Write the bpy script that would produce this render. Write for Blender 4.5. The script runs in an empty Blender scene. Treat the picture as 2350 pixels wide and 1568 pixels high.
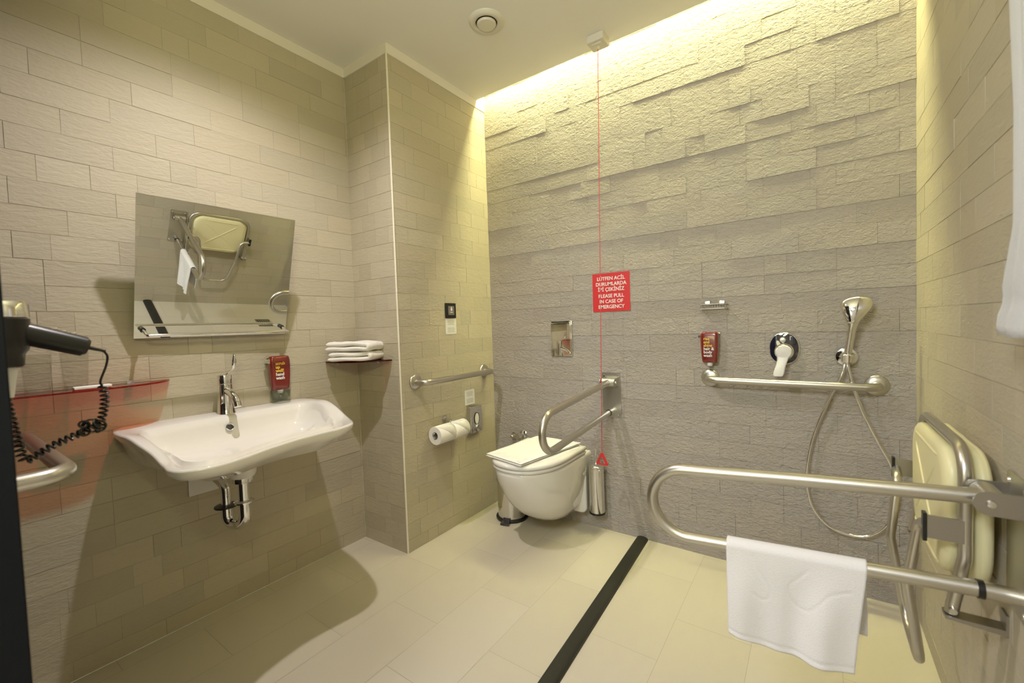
import bpy, bmesh, math, random
from mathutils import Vector as V, Matrix
random.seed(7)
col = bpy.context.scene.collection
PI = math.pi
YC, X1, D, WD, HC, HCEIL = 1.180, .343, 1.9325, 2.327, 2.461, 2.508

# ------------------------------------------------------------------ materials
def mat(name, color, rough=.5, metal=0., **kw):
    m = bpy.data.materials.new(name); m.use_nodes = True
    b = m.node_tree.nodes['Principled BSDF']
    b.inputs['Base Color'].default_value = (*color, 1); b.inputs['Roughness'].default_value = rough
    b.inputs['Metallic'].default_value = metal
    for k, v in kw.items(): b.inputs[k.replace('_', ' ')].default_value = v
    return m
def noise_bump(m, scale, strength, dist=.002, stretch=(1, 1, 1), detail=4, colvar=0):
    nt = m.node_tree; N = nt.nodes; L = nt.links; b = N['Principled BSDF']
    tc = N.new('ShaderNodeTexCoord'); mp = N.new('ShaderNodeMapping'); mp.inputs['Scale'].default_value = stretch
    n = N.new('ShaderNodeTexNoise'); n.inputs['Scale'].default_value = scale; n.inputs['Detail'].default_value = detail
    bp = N.new('ShaderNodeBump'); bp.inputs['Strength'].default_value = strength; bp.inputs['Distance'].default_value = dist
    L.new(tc.outputs['Object'], mp.inputs[0]); L.new(mp.outputs[0], n.inputs['Vector'])
    L.new(n.outputs[0], bp.inputs['Height']); L.new(bp.outputs[0], b.inputs['Normal'])
    if colvar:
        c = b.inputs['Base Color'].default_value[:3]
        cr = N.new('ShaderNodeValToRGB')
        cr.color_ramp.elements[0].position = .3; cr.color_ramp.elements[1].position = .7
        cr.color_ramp.elements[0].color = (*[x*(1-colvar) for x in c], 1); cr.color_ramp.elements[1].color = (*[min(1, x*(1+colvar)) for x in c], 1)
        L.new(n.outputs[0], cr.inputs[0]); L.new(cr.outputs[0], b.inputs['Base Color'])
    return m
def tile_mat(name, color, rough, bscale, bstr, bdist, stretch, speck=.05, fine=90):
    """stone tile: every tile's own tint comes from the mesh attribute 'tint'"""
    m = mat(name, color, rough); nt = m.node_tree; N = nt.nodes; L = nt.links; b = N['Principled BSDF']
    b.inputs['Specular IOR Level'].default_value = .3
    at = N.new('ShaderNodeAttribute'); at.attribute_name = 'tint'
    tc = N.new('ShaderNodeTexCoord'); mp = N.new('ShaderNodeMapping'); mp.inputs['Scale'].default_value = stretch
    L.new(tc.outputs['Object'], mp.inputs[0])
    n1 = N.new('ShaderNodeTexNoise'); n1.inputs['Scale'].default_value = bscale; n1.inputs['Detail'].default_value = 5; n1.inputs['Distortion'].default_value = .6
    n2 = N.new('ShaderNodeTexNoise'); n2.inputs['Scale'].default_value = fine; n2.inputs['Detail'].default_value = 3
    n3 = N.new('ShaderNodeTexNoise'); n3.inputs['Scale'].default_value = 5; n3.inputs['Detail'].default_value = 4
    for n in (n1, n2): L.new(mp.outputs[0], n.inputs['Vector'])
    L.new(tc.outputs['Object'], n3.inputs['Vector'])
    ad = N.new('ShaderNodeMath'); ad.operation = 'MULTIPLY_ADD'; ad.inputs[1].default_value = .35
    L.new(n2.outputs[0], ad.inputs[0]); L.new(n1.outputs[0], ad.inputs[2])
    bp = N.new('ShaderNodeBump'); bp.inputs['Strength'].default_value = bstr; bp.inputs['Distance'].default_value = bdist
    L.new(ad.outputs[0], bp.inputs['Height']); L.new(bp.outputs[0], b.inputs['Normal'])
    mr = N.new('ShaderNodeMapRange'); mr.inputs[1].default_value = 1.4; mr.inputs[2].default_value = .75
    mr.inputs[3].default_value = 1-speck*2; mr.inputs[4].default_value = 1+speck*2
    ml = N.new('ShaderNodeMath'); ml.operation = 'ADD'; L.new(n3.outputs[0], ml.inputs[0]); 
    m2 = N.new('ShaderNodeMath'); m2.operation = 'MULTIPLY'; m2.inputs[1].default_value = .5
    L.new(n2.outputs[0], ml.inputs[1]); L.new(ml.outputs[0], m2.inputs[0]); L.new(m2.outputs[0], mr.inputs[0])
    mx = N.new('ShaderNodeVectorMath'); mx.operation = 'MULTIPLY'; L.new(at.outputs['Color'], mx.inputs[0]); mx.inputs[1].default_value = color
    my = N.new('ShaderNodeVectorMath'); my.operation = 'SCALE'; L.new(mx.outputs[0], my.inputs[0]); L.new(mr.outputs[0], my.inputs['Scale'])
    L.new(my.outputs[0], b.inputs['Base Color'])
    return m
M = {}
M['tile'] = tile_mat('stone_wall_tile', (.395, .350, .256), .55, 30, .6, .0035, (1, 1, 3))
M['rough_tile'] = tile_mat('rough_wall_tile', (.375, .338, .290), .6, 50, 1.0, .012, (1, 1, 1.7), fine=170)
M['floor'] = tile_mat('floor_tile', (.49, .448, .345), .42, 30, .12, .001, (1, 1, 1), speck=.04)
M['grout'] = noise_bump(mat('grout', (.34, .30, .225), .8), 60, .2)
M['fgrout'] = noise_bump(mat('floor_grout', (.36, .33, .25), .8), 60, .2)
M['plaster'] = noise_bump(mat('white_plaster', (.76, .74, .71), .7), 20, .05)
M['fascia'] = noise_bump(mat('plaster_strip', (.74, .70, .63), .6), 20, .05)
M['bead'] = mat('corner_bead', (.82, .77, .64), .35)
M['chrome'] = noise_bump(mat('chrome', (.80, .79, .77), .06, 1), 2, .02)
M['steel'] = noise_bump(mat('brushed_steel', (.56, .535, .48), .30, 1), 300, .06, .0005)
M['satin'] = noise_bump(mat('satin_steel_plate', (.58, .56, .50), .33, 1), 200, .06, .0005)
M['ceramic'] = noise_bump(mat('white_ceramic', (.80, .775, .73), .07, 0, Coat_Weight=.5, Coat_Roughness=.03), 3, .02)
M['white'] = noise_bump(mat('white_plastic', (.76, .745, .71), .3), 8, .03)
M['offwhite'] = noise_bump(mat('offwhite_plastic', (.62, .585, .50), .4), 8, .03)
M['paper'] = noise_bump(mat('paper', (.84, .82, .79), .8), 120, .2)
M['label'] = noise_bump(mat('label_paper', (.76, .75, .72), .5), 60, .1)
M['print'] = noise_bump(mat('grey_print', (.34, .34, .35), .6), 60, .1)
M['black'] = noise_bump(mat('black_plastic', (.007, .007, .007), .28, 0, Specular_IOR_Level=.35), 30, .05)
M['blackmatte'] = noise_bump(mat('black_rubber', (.010, .010, .008), .5, 0, Specular_IOR_Level=.3), 30, .15)
M['jamb'] = noise_bump(mat('black_lacquer', (.004, .005, .008), .6, 0, Specular_IOR_Level=.1), 10, .02)
M['cream'] = noise_bump(mat('cream_plastic', (.80, .735, .40), .35), 15, .04)
M['red'] = noise_bump(mat('red_sign', (.62, .018, .022), .4), 20, .03)
M['pouch'] = noise_bump(mat('dark_red_plastic', (.15, .008, .006), .2, 0, Coat_Weight=.4), 10, .04)
M['cord'] = noise_bump(mat('red_cord', (.58, .04, .04), .6), 200, .3)
M['yellow'] = noise_bump(mat('yellow_ink', (.86, .52, .06), .4), 20, .02)
M['ink'] = noise_bump(mat('white_ink', (.86, .84, .82), .5), 20, .02)
M['blackgloss'] = noise_bump(mat('black_gloss', (.008, .008, .02), .04, 0, Coat_Weight=1), 2, .01)
M['greymetal'] = noise_bump(mat('dull_grey_metal', (.36, .34, .31), .38, 1), 100, .06)
M['dark'] = noise_bump(mat('dark_hollow', (.03, .028, .025), .6), 20, .05)
def towel_mat(name, c):
    m = mat(name, c, .95, 0, Sheen_Weight=.3); return noise_bump(m, 420, .55, .0022, detail=2)
M['towel'] = towel_mat('white_terry', (.80, .79, .80))
M['towel2'] = towel_mat('warm_white_terry', (.84, .82, .78))
M['shadedtowel'] = towel_mat('shaded_terry', (.50, .50, .51))  # white terry with the shade on the bath towel put into its colour
def tinted(name, tint, gl=.12, rough=.02):
    m = bpy.data.materials.new(name); m.use_nodes = True; nt = m.node_tree; N = nt.nodes; L = nt.links
    N.remove(N['Principled BSDF']); out = N['Material Output']
    t = N.new('ShaderNodeBsdfTransparent'); t.inputs[0].default_value = (*tint, 1)
    g = N.new('ShaderNodeBsdfGlossy'); g.inputs['Roughness'].default_value = rough
    lw = N.new('ShaderNodeLayerWeight'); lw.inputs[0].default_value = .5
    pw = N.new('ShaderNodeMath'); pw.operation = 'POWER'; pw.inputs[1].default_value = 4; L.new(lw.outputs['Facing'], pw.inputs[0])
    ma = N.new('ShaderNodeMath'); ma.operation = 'MULTIPLY_ADD'; ma.inputs[1].default_value = gl*2.2; ma.inputs[2].default_value = .03; L.new(pw.outputs[0], ma.inputs[0])
    ns = N.new('ShaderNodeTexNoise'); ns.inputs['Scale'].default_value = 3
    bp = N.new('ShaderNodeBump'); bp.inputs['Strength'].default_value = .02; L.new(ns.outputs[0], bp.inputs['Height']); L.new(bp.outputs[0], g.inputs['Normal'])
    mx = N.new('ShaderNodeMixShader'); L.new(ma.outputs[0], mx.inputs[0]); L.new(t.outputs[0], mx.inputs[1]); L.new(g.outputs[0], mx.inputs[2])
    L.new(mx.outputs[0], out.inputs[0]); return m
M['redglass'] = tinted('red_glass', (.84, .20, .16), .4)
M['darkredglass'] = tinted('dark_red_glass', (.45, .06, .10), .25)
M['clear'] = tinted('clear_glass', (.95, .95, .93), .32)
M['clearplastic'] = tinted('smoky_clear_plastic', (.80, .83, .80), .35, .06)
mm = mat('mirror_silver', (.86, .87, .82), .0, 1); M['mirror'] = noise_bump(mm, 1, .0)
m = bpy.data.materials.new('cove_glow'); m.use_nodes = True
b = m.node_tree.nodes['Principled BSDF']; b.inputs['Emission Color'].default_value = (1, .96, .42, 1); b.inputs['Emission Strength'].default_value = 74
b.inputs['Base Color'].default_value = (1, .95, .7, 1)
nz = m.node_tree.nodes.new('ShaderNodeTexNoise'); nz.inputs['Scale'].default_value = 30
rp = m.node_tree.nodes.new('ShaderNodeMapRange'); rp.inputs[3].default_value = 138; rp.inputs[4].default_value = 146
m.node_tree.links.new(nz.outputs[0], rp.inputs[0]); m.node_tree.links.new(rp.outputs[0], b.inputs['Emission Strength'])
M['glow'] = m

# ------------------------------------------------------------------ object helpers
def link(o, parent=None):
    col.objects.link(o)
    if parent is not None:
        o.parent = parent
    return o
def obj(name, bm, m, parent=None, smooth=True, bevel=0, sub=0, angle=40):
    me = bpy.data.meshes.new(name); bmesh.ops.recalc_face_normals(bm, faces=bm.faces[:]); bm.to_mesh(me); bm.free()
    me.materials.append(M[m] if isinstance(m, str) else m)
    if smooth:
        for p in me.polygons: p.use_smooth = True
        if not sub: me.set_sharp_from_angle(angle=math.radians(angle))
    o = bpy.data.objects.new(name, me); link(o, parent)
    if parent is not None: o.location = -parent.matrix_world.translation if False else V((0, 0, 0))-V(parent.get('_org', (0, 0, 0)))
    if bevel:
        md = o.modifiers.new('Bevel', 'BEVEL'); md.width = bevel; md.segments = 3; md.limit_method = 'ANGLE'; md.angle_limit = math.radians(40)
    if sub:
        md = o.modifiers.new('Subdivision', 'SUBSURF'); md.levels = sub; md.render_levels = sub
    return o
def thing(name, label, cat, loc, group=None):
    o = bpy.data.objects.new(name, None); o.empty_display_size = .05; o.location = loc; col.objects.link(o)
    o['_org'] = tuple(loc); o['label'] = label; o['category'] = cat
    if group: o['group'] = group
    return o
def tag(o, label, cat, group=None):
    o['label'] = label; o['category'] = cat
    if group: o['group'] = group
    return o
def struct(o): o['kind'] = 'structure'; return o
def B(): return bmesh.new()
def box(bm, c, s, rot=None):
    r = bmesh.ops.create_cube(bm, size=1)['verts']
    for v in r:
        p = V((v.co.x*s[0], v.co.y*s[1], v.co.z*s[2]))
        if rot is not None: p = rot @ p
        v.co = p+V(c)
    return r
def box2(bm, a, b): return box(bm, [(a[i]+b[i])/2 for i in range(3)], [abs(b[i]-a[i]) for i in range(3)])
def frame(d):
    d = V(d).normalized(); u = V((0, 0, 1)) if abs(d.z) < .9 else V((1, 0, 0))
    a = d.cross(u).normalized(); return a, d.cross(a).normalized()
def cyl(bm, p, q, r, r2=None, n=32, caps=True):
    p = V(p); q = V(q); r2 = r if r2 is None else r2; a, b = frame(q-p)
    R0 = [bm.verts.new(p+r*(a*math.cos(2*PI*i/n)+b*math.sin(2*PI*i/n))) for i in range(n)]
    R1 = [bm.verts.new(q+r2*(a*math.cos(2*PI*i/n)+b*math.sin(2*PI*i/n))) for i in range(n)]
    for i in range(n): bm.faces.new((R0[i], R0[(i+1) % n], R1[(i+1) % n], R1[i]))
    if caps: bm.faces.new(R0[::-1]); bm.faces.new(R1)
def lathe(bm, p, axis, prof, n=40, caps=True):
    """prof: (radius, distance along axis)"""
    p = V(p); ax = V(axis).normalized(); a, b = frame(ax); rings = []
    for r, h in prof:
        rings.append([bm.verts.new(p+ax*h+max(r, 1e-5)*(a*math.cos(2*PI*i/n)+b*math.sin(2*PI*i/n))) for i in range(n)])
    for k in range(len(rings)-1):
        A, C = rings[k], rings[k+1]
        for i in range(n): bm.faces.new((A[i], A[(i+1) % n], C[(i+1) % n], C[i]))
    if caps: bm.faces.new(rings[0][::-1]); bm.faces.new(rings[-1])
def fillet(pts, rad, seg=8):
    pts = [V(p) for p in pts]; out = [pts[0]]
    for i in range(1, len(pts)-1):
        r = rad[i-1] if isinstance(rad, (list, tuple)) else rad
        p, a, c = pts[i], pts[i-1], pts[i+1]
        d1 = (a-p).normalized(); d2 = (c-p).normalized(); ang = d1.angle(d2)
        t = min(r/math.tan(ang/2), (a-p).length*.499, (c-p).length*.499); r2 = t*math.tan(ang/2)
        s = p+d1*t; e = p+d2*t; cen = p+(d1+d2).normalized()*(r2/math.sin(ang/2))
        v1 = s-cen; v2 = e-cen; th = v1.angle(v2)
        for k in range(seg+1):
            f = k/seg; out.append(cen+(v1*math.sin((1-f)*th)+v2*math.sin(f*th))/math.sin(th))
    out.append(pts[-1]); return out
def spline(pts, n=12, closed=False):
    pts = [V(p) for p in pts]; out = []; N = len(pts)
    rng = range(N if closed else N-1)
    for i in rng:
        if closed: p0, p1, p2, p3 = pts[i-1], pts[i], pts[(i+1) % N], pts[(i+2) % N]
        else: p0, p1, p2, p3 = pts[max(i-1, 0)], pts[i], pts[i+1], pts[min(i+2, N-1)]
        for k in range(n):
            t = k/n
            out.append(.5*((2*p1)+(p2-p0)*t+(2*p0-5*p1+4*p2-p3)*t*t+(3*p1-p0-3*p2+p3)*t**3))
    if not closed: out.append(pts[-1])
    return out
def tube(bm, pts, r, n=16, caps=True, radii=None):
    pts = [V(p) for p in pts]; T = []
    for i in range(len(pts)):
        T.append((pts[min(i+1, len(pts)-1)]-pts[max(i-1, 0)]).normalized())
    a, b = frame(T[0]); rings = []
    for i, p in enumerate(pts):
        if i:
            q = T[i-1].rotation_difference(T[i]); a = (q @ a).normalized(); a = (a-T[i]*a.dot(T[i])).normalized(); b = T[i].cross(a)
        else: b = T[i].cross(a)
        rr = radii[i] if radii else r
        rings.append([bm.verts.new(p+rr*(a*math.cos(2*PI*k/n)+b*math.sin(2*PI*k/n))) for k in range(n)])
    for i in range(len(rings)-1):
        A, C = rings[i], rings[i+1]
        for k in range(n): bm.faces.new((A[k], A[(k+1) % n], C[(k+1) % n], C[k]))
    if caps: bm.faces.new(rings[0][::-1]); bm.faces.new(rings[-1])
def prism(bm, poly, fn):
    """poly 2-D outline; fn(u,v,t) -> 3-D, t 0/1"""
    A = [bm.verts.new(fn(u, v, 0)) for u, v in poly]; C = [bm.verts.new(fn(u, v, 1)) for u, v in poly]; n = len(poly)
    for i in range(n): bm.faces.new((A[i], A[(i+1) % n], C[(i+1) % n], C[i]))
    bm.faces.new(A[::-1]); bm.faces.new(C)
def rrect(w, h, r, seg=6):
    out = []
    for cx, cy, a0 in ((w/2-r, h/2-r, 0), (-w/2+r, h/2-r, 90), (-w/2+r, -h/2+r, 180), (w/2-r, -h/2+r, 270)):
        for k in range(seg+1):
            a = math.radians(a0+90*k/seg); out.append((cx+r*math.cos(a), cy+r*math.sin(a)))
    return out
def rings_mesh(bm, rings, cap0=True, cap1=True):
    R = [[bm.verts.new(p) for p in r] for r in rings]; n = len(R[0])
    for i in range(len(R)-1):
        for k in range(n): bm.faces.new((R[i][k], R[i][(k+1) % n], R[i+1][(k+1) % n], R[i+1][k]))
    if cap0: bm.faces.new(R[0][::-1])
    if cap1: bm.faces.new(R[-1])
def text(name, s, size, m, parent, origin, ux, uz, align='CENTER', sx=1, bold=0, line=1, depth=.0004):
    cu = bpy.data.curves.new(name, 'FONT'); cu.body = s; cu.size = size; cu.align_x = align; cu.space_line = line
    cu.extrude = depth; cu.offset = bold; cu.resolution_u = 3
    t = bpy.data.objects.new('tmp', cu); col.objects.link(t)
    dg = bpy.context.evaluated_depsgraph_get(); dg.update(); me = bpy.data.meshes.new_from_object(t.evaluated_get(dg))
    bpy.data.objects.remove(t); ux = V(ux).normalized(); uz = V(uz).normalized(); nn = ux.cross(uz)
    for v in me.vertices: v.co = V(origin)+ux*(v.co.x*sx)+uz*v.co.y+nn*v.co.z
    me.name = name; me.materials.clear(); me.materials.append(M[m]); o = bpy.data.objects.new(name, me); link(o, parent)
    o.location = -V(parent.get('_org', (0, 0, 0))) if parent is not None else V((0, 0, 0)); return o
def smooth(t): t = max(0, min(1, t)); return t*t*(3-2*t)

# ------------------------------------------------------------------ tiled walls
def tiled(name, m, org, U, N, length, height, row=.083, tl=.25, gap=.0015, relief=.0, tilt=0., u0=0., tv=.06, hole=None, z0=0., zbase=0.):
    """tiles standing on a wall: org lower corner, U along, N outward normal; grout plane is a second material"""
    bm = B(); lay = bm.loops.layers.float_color.new('tint'); org = V(org); U = V(U); N = V(N); Z = V((0, 0, 1)); th = .006
    def quad(vs, c, mi=0):
        f = bm.faces.new([bm.verts.new(v) for v in vs]); f.material_index = mi
        for l in f.loops: l[lay] = (*c, 1)
        return f
    g = .0008
    quad([org-N*g, org+U*length-N*g, org+U*length+Z*height-N*g, org+Z*height-N*g], (1, 1, 1), 1)
    rrel = relief if relief > .001 else 0; nr = int(math.ceil(height/row)); rnd = random.Random(hash(name) % 1000 if False else sum(map(ord, name)))
    offs = [0, .5, .25, .75]; rowd = [rnd.uniform(0, 1)*rrel for _ in range(nr)]
    for j in range(nr):
        a = j*row+z0; bz = min(a+row, height); a = max(a, 0)
        off = (offs[j % 4]+rnd.choice((0, 0, .25)))*tl-u0
        k = -2
        while k*tl+off < length:
            s = k*tl+off; e = s+tl; k += 1
            s = max(s, 0); e = min(e, length)
            if e-s < .008: continue
            if rnd.random() < .22 and e-s > .2:
                mid = s+(e-s)*rnd.choice((.33, .5, .66)); segs = [(s, mid), (mid, e)]
            else: segs = [(s, e)]
            for (s1, e1) in segs:
                t = 1+rnd.uniform(-tv, tv); w = rnd.uniform(-.012, .012); c = (t*(1+w), t, t*(1-w*1.5))
                d0 = rowd[j]+rnd.uniform(0, 1)**2*relief*(.45 if rrel else 1)
                dd = [d0+rnd.uniform(-tilt, tilt) for _ in range(4)]
                P = [(s1+gap/2, a+gap/2), (e1-gap/2, a+gap/2), (e1-gap/2, bz-gap/2), (s1+gap/2, bz-gap/2)]
                F = [org+U*u+Z*z+N*d for (u, z), d in zip(P, dd)]
                Q = [org+U*u+Z*z-N*g for (u, z) in P]
                quad(F, c)
                for i in range(4): quad([Q[i], Q[(i+1) % 4], F[(i+1) % 4], F[i]], c)
    me = bpy.data.meshes.new(name); bm.normal_update(); bmesh.ops.recalc_face_normals(bm, faces=bm.faces[:]); bm.to_mesh(me); bm.free()
    me.materials.append(M[m]); me.materials.append(M['grout'])
    o = bpy.data.objects.new(name, me); col.objects.link(o); return struct(o)

YR = -.16      # rear wall plane (doorway side)
YB = -1.7      # hallway end
tiled('wall_left', 'tile', (0, YR, 0), (0, 1, 0), (1, 0, 0), YC-YR, HC, u0=.045, z0=-.018, relief=.0009, tilt=.0006, tv=.07)
# pier: two tiled faces in one object each
pf = tiled('wall_pier_front', 'tile', (0, YC, 0), (1, 0, 0), (0, -1, 0), X1, HC, tl=.10, z0=-.018, relief=.0009, tilt=.0006, tv=.07)
ps = tiled('wall_pier_side', 'tile', (X1, YC, 0), (0, 1, 0), (1, 0, 0), D-YC, HC, u0=.1, z0=-.018, relief=.0009, tilt=.0006, tv=.06)
tiled('wall_back', 'rough_tile', (X1, D, 0), (1, 0, 0), (0, -1, 0), WD-X1, 2.70, relief=.0034, tilt=.0008, z0=-.018, gap=.0012, tv=.05)
tiled('wall_right', 'tile', (WD, YB, 0), (0, 1, 0), (-1, 0, 0), D-YB, HC, u0=.07, z0=-.018, relief=.0009, tilt=.0006, tv=.06)
# solid bodies behind the faces
def slab(name, a, b, m='grout'):
    bm = B(); box2(bm, a, b); return struct(obj(name, bm, m, smooth=False))
slab('wall_rear', (0, YR-.12, 0), (1.10, YR, HCEIL), 'tile')
slab('wall_hall', (1.0, YB-.1, 0), (WD+.1, YB, HCEIL), 'plaster')
slab('wall_hall_side', (.94, YB, 0), (1.0, YR-.12, HCEIL), 'plaster')
# floor tiles
bm = B(); lay = bm.loops.layers.float_color.new('tint'); rnd = random.Random(4)
def fq(vs, c, mi=0):
    f = bm.faces.new([bm.verts.new(v) for v in vs]); f.material_index = mi
    for l in f.loops: l[lay] = (*c, 1)
FY = YB
fq([(0, FY, -.0006), (WD, FY, -.0006), (WD, D, -.0006), (0, D, -.0006)], (1, 1, 1), 1)
for i in range(-5, 8):
    xa = 1.082+.2505*i; xb = xa+.2505
    xa = max(xa, 0); xb = min(xb, WD)
    if xb-xa < .01: continue
    y0 = 1.402 if i % 2 == 0 else 1.163
    for j in range(-8, 4):
        a = y0+.507*j; c = a+.507; a = max(a, FY); c = min(c, D)
        if c-a < .01: continue
        t = 1+rnd.uniform(-.035, .035); g = .0008
        fq([(xa+g, a+g, 0), (xb-g, a+g, 0), (xb-g, c-g, 0), (xa+g, c-g, 0)], (t, t, t*(1+rnd.uniform(-.02, .02))))
me = bpy.data.meshes.new('floor'); bmesh.ops.recalc_face_normals(bm, faces=bm.faces[:]); bm.to_mesh(me); bm.free()
me.materials.append(M['floor']); me.materials.append(M['fgrout']); fo = bpy.data.objects.new('floor', me); col.objects.link(fo); struct(fo)
# ceiling with open slot (cove) along the back wall
LIP = 1.855
bm = B(); box2(bm, (-.1, YB-.1, HCEIL), (WD+.1, LIP, HCEIL+.05)); struct(obj('ceiling', bm, 'plaster', smooth=False))
bm = B(); box2(bm, (X1-.02, LIP-.01, 2.70), (WD+.02, D+.05, 2.73)); box2(bm, (X1-.02, LIP-.02, HCEIL+.05), (WD+.02, LIP, 2.70))
struct(obj('ceiling_cove', bm, 'fascia', smooth=False))
bm = B(); box2(bm, (X1, 1.875, 2.655), (WD, 1.921, 2.668)); tag(obj('light_strip', bm, 'glow', smooth=False), 'glowing warm light strip in the ceiling slot above the rough back wall', 'light strip')
bm = B(); t = .006
box2(bm, (0, YR, HC), (t, YC, HCEIL)); box2(bm, (0, YC-t, HC), (X1+t, YC, HCEIL)); box2(bm, (X1, YC, HC), (X1+t, D, HCEIL)); box2(bm, (X1-.01, LIP, HCEIL), (X1+t, D, 2.70))
struct(obj('trim_1', bm, 'fascia', smooth=False))
bm = B(); box2(bm, (WD-t, YB, HC), (WD, D, HCEIL)); box2(bm, (WD-t, LIP, HCEIL), (WD+.01, D, 2.70)); struct(obj('trim_2', bm, 'fascia', smooth=False))
bm = B(); tube(bm, [(X1-.001, YC+.001, 0), (X1-.001, YC+.001, HC)], .0045, 12); struct(obj('trim_3', bm, 'bead'))
# black door jamb at the end of the rear wall
bm = B(); box2(bm, (1.07, YR-.20, 0), (1.17, YR+.012, 2.2)); struct(obj('door_1', bm, 'jamb', bevel=.002))

# ------------------------------------------------------------------ mirror
TH = math.radians(16.6); ML = .508
MB = V((.030, 0, 1.130)); mt = V((math.sin(TH), 0, math.cos(TH))); mn = V((math.cos(TH), 0, -math.sin(TH)))
YAW = math.radians(-1.5)
MY0, MY1 = .249, .779
def mp(y, h, d=0):
    p = MB+mt*h+mn*d; p.y = 0; q = Matrix.Rotation(YAW, 3, 'Z') @ (p-MB+V((0, y-.515, 0))); return q+V((MB.x+.006, .515, MB.z))
t = thing('mirror', 'frameless mirror tilted forward on the tiled wall above the washbasin', 'mirror', (.03, .515, 1.13))
bm = B(); prism(bm, [(MY0, 0), (MY1, 0), (MY1, ML), (MY0, ML)], lambda u, v, k: mp(u, v, -.004*(1-k))); obj('glass', bm, 'mirror', t, smooth=False)
bm = B(); prism(bm, [(MY0+.004, .004), (MY1-.004, .004), (MY1-.004, ML-.004), (MY0+.004, ML-.004)], lambda u, v, k: mp(u, v, -.012+.0075*k)); obj('backing_panel', bm, 'greymetal', t, smooth=False)
for y in (MY0+.08, MY1-.08):
    bm = B(); box2(bm, (.0, y-.02, 1.50), (.125, y+.02, 1.515)); obj('tilt_bracket', bm, 'greymetal', t, smooth=False)
    bm = B(); box2(bm, (0, y-.02, 1.14), (.022, y+.02, 1.155)); obj('tilt_bracket', bm, 'greymetal', t, smooth=False)
rail = fillet([mp(MY0+.022, .035, 0), mp(MY0+.022, .03, .070), mp(MY1-.022, .03, .070), mp(MY1-.022, .035, 0)], .006, 4)
bm = B(); tube(bm, rail, .0055, 12); obj('handle_rail', bm, 'chrome', t)
for y in (MY0+.022, MY1-.022):
    bm = B(); cyl(bm, mp(y, .034, 0), mp(y, .0335, .014), .009); obj('rail_socket', bm, 'black', t)

# ------------------------------------------------------------------ washbasin
YS = .512
full = [(0, 0), (0, .15), (0, .30), (.018, .340), (.08, .352), (.19, .346), (.30, .335), (.39, .319), (.475, .295), (.545, .255), (.572, .19), (.562, .11), (.553, .03),
        (.562, -.06), (.584, -.13), (.606, -.20), (.607, -.26), (.580, -.310), (.528, -.328), (.46, -.322), (.37, -.322), (.28, -.338), (.16, -.350), (.07, -.345), (.015, -.325), (0, -.28)]
innerf = [(.115, 0), (.115, .13), (.118, .245), (.132, .285), (.17, .302), (.235, .300), (.30, .288), (.37, .270), (.43, .248), (.485, .215), (.515, .17), (.512, .10), (.503, .03),
          (.512, -.06), (.535, -.125), (.560, -.185), (.562, -.232), (.540, -.270), (.495, -.285), (.435, -.284), (.365, -.284), (.285, -.292), (.20, -.295), (.145, -.278), (.120, -.245), (.115, -.13)]
def rimz(x): return .818-.060*smooth((x-.20)/.28)
O = [(p.x, p.y) for p in spline([(x, y, 0) for x, y in full], 6, True)]
I = [(p.x, p.y) for p in spline([(x, y, 0) for x, y in innerf], 6, True)]
def P3(x, y, z): return V((max(x, .0005), YS+y, z+(.014*smooth(x/.45)*smooth((y+.15)/.4) if z > .70 else 0)))
n = len(O); R = []
cx, cy = .27, 0
def scaled(f, z, back=None):
    out = []
    for x, y in O:
        xx = cx+(x-cx)*f; yy = y*f
        if x < .10: xx = x+(xx-x)*(0 if z > .70 else .8)
        out.append(P3(xx, yy, z))
    return out
def under(f, zf):
    out = []
    for x, y in O:
        xx = cx+(x-cx)*f; yy = y*f
        if x < .12: xx = x*(1-.35*(1-f))
        out.append(P3(xx, yy, zf(x)))
    return out
R.append(under(.22, lambda x: .662)); R.append(under(.48, lambda x: .667)); R.append(under(.72, lambda x: .686))
R.append(under(.87, lambda x: .712)); R.append(under(.955, lambda x: rimz(x)-.034)); R.append(under(.992, lambda x: rimz(x)-.018))
R.append([P3(x, y, rimz(x)-.006) for x, y in O]); R.append([P3(cx+(x-cx)*.995, y*.992, rimz(x)) for x, y in O])
def mixr(f, dz, a=O, b=I, zf=None):
    out = []
    for (x0, y0), (x1, y1) in zip(a, b):
        x = x0+(x1-x0)*f; y = y0+(y1-y0)*f; out.append(P3(x, y, (rimz(x)+dz)))
    return out
R.append(mixr(.18, .001)); R.append(mixr(.5, -.002)); R.append(mixr(.85, -.005)); R.append(mixr(1., -.012))
def bowl(f, z):
    out = []
    for x, y in I:
        xx = .27+(x-.27)*f; out.append(P3(xx, y*f, z+(rimz(x)-.80)*.3))
    return out
R.append(bowl(.965, .775)); R.append(bowl(.92, .745)); R.append(bowl(.84, .715)); R.append(bowl(.70, .697)); R.append(bowl(.45, .688)); R.append(bowl(.2, .684)); R.append(bowl(.06, .682))
t = thing('washbasin', 'white ceramic wall-hung washbasin with curved rim below the tilted mirror', 'washbasin', (0, YS, .65))
bm = B(); rings_mesh(bm, R); obj('basin', bm, 'ceramic', t, angle=80)
bm = B(); lathe(bm, (.1275, YS-.012, .768), (1, 0, .35), [(.015, 0), (.015, .004), (.0125, .006), (.0105, .004), (.0105, .001)], caps=False); obj('overflow_ring', bm, 'chrome', t)
bm = B(); lathe(bm, (.1285, YS-.012, .7685), (1, 0, .35), [(.0105, 0), (.0105, .0015)]); obj('overflow_hole', bm, 'dark', t)
bm = B(); lathe(bm, (.27, YS, .681), (0, 0, 1), [(.032, 0), (.032, .004), (.025, .006), (.022, .003), (.001, .003)]); obj('drain_ring', bm, 'chrome', t)
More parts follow.
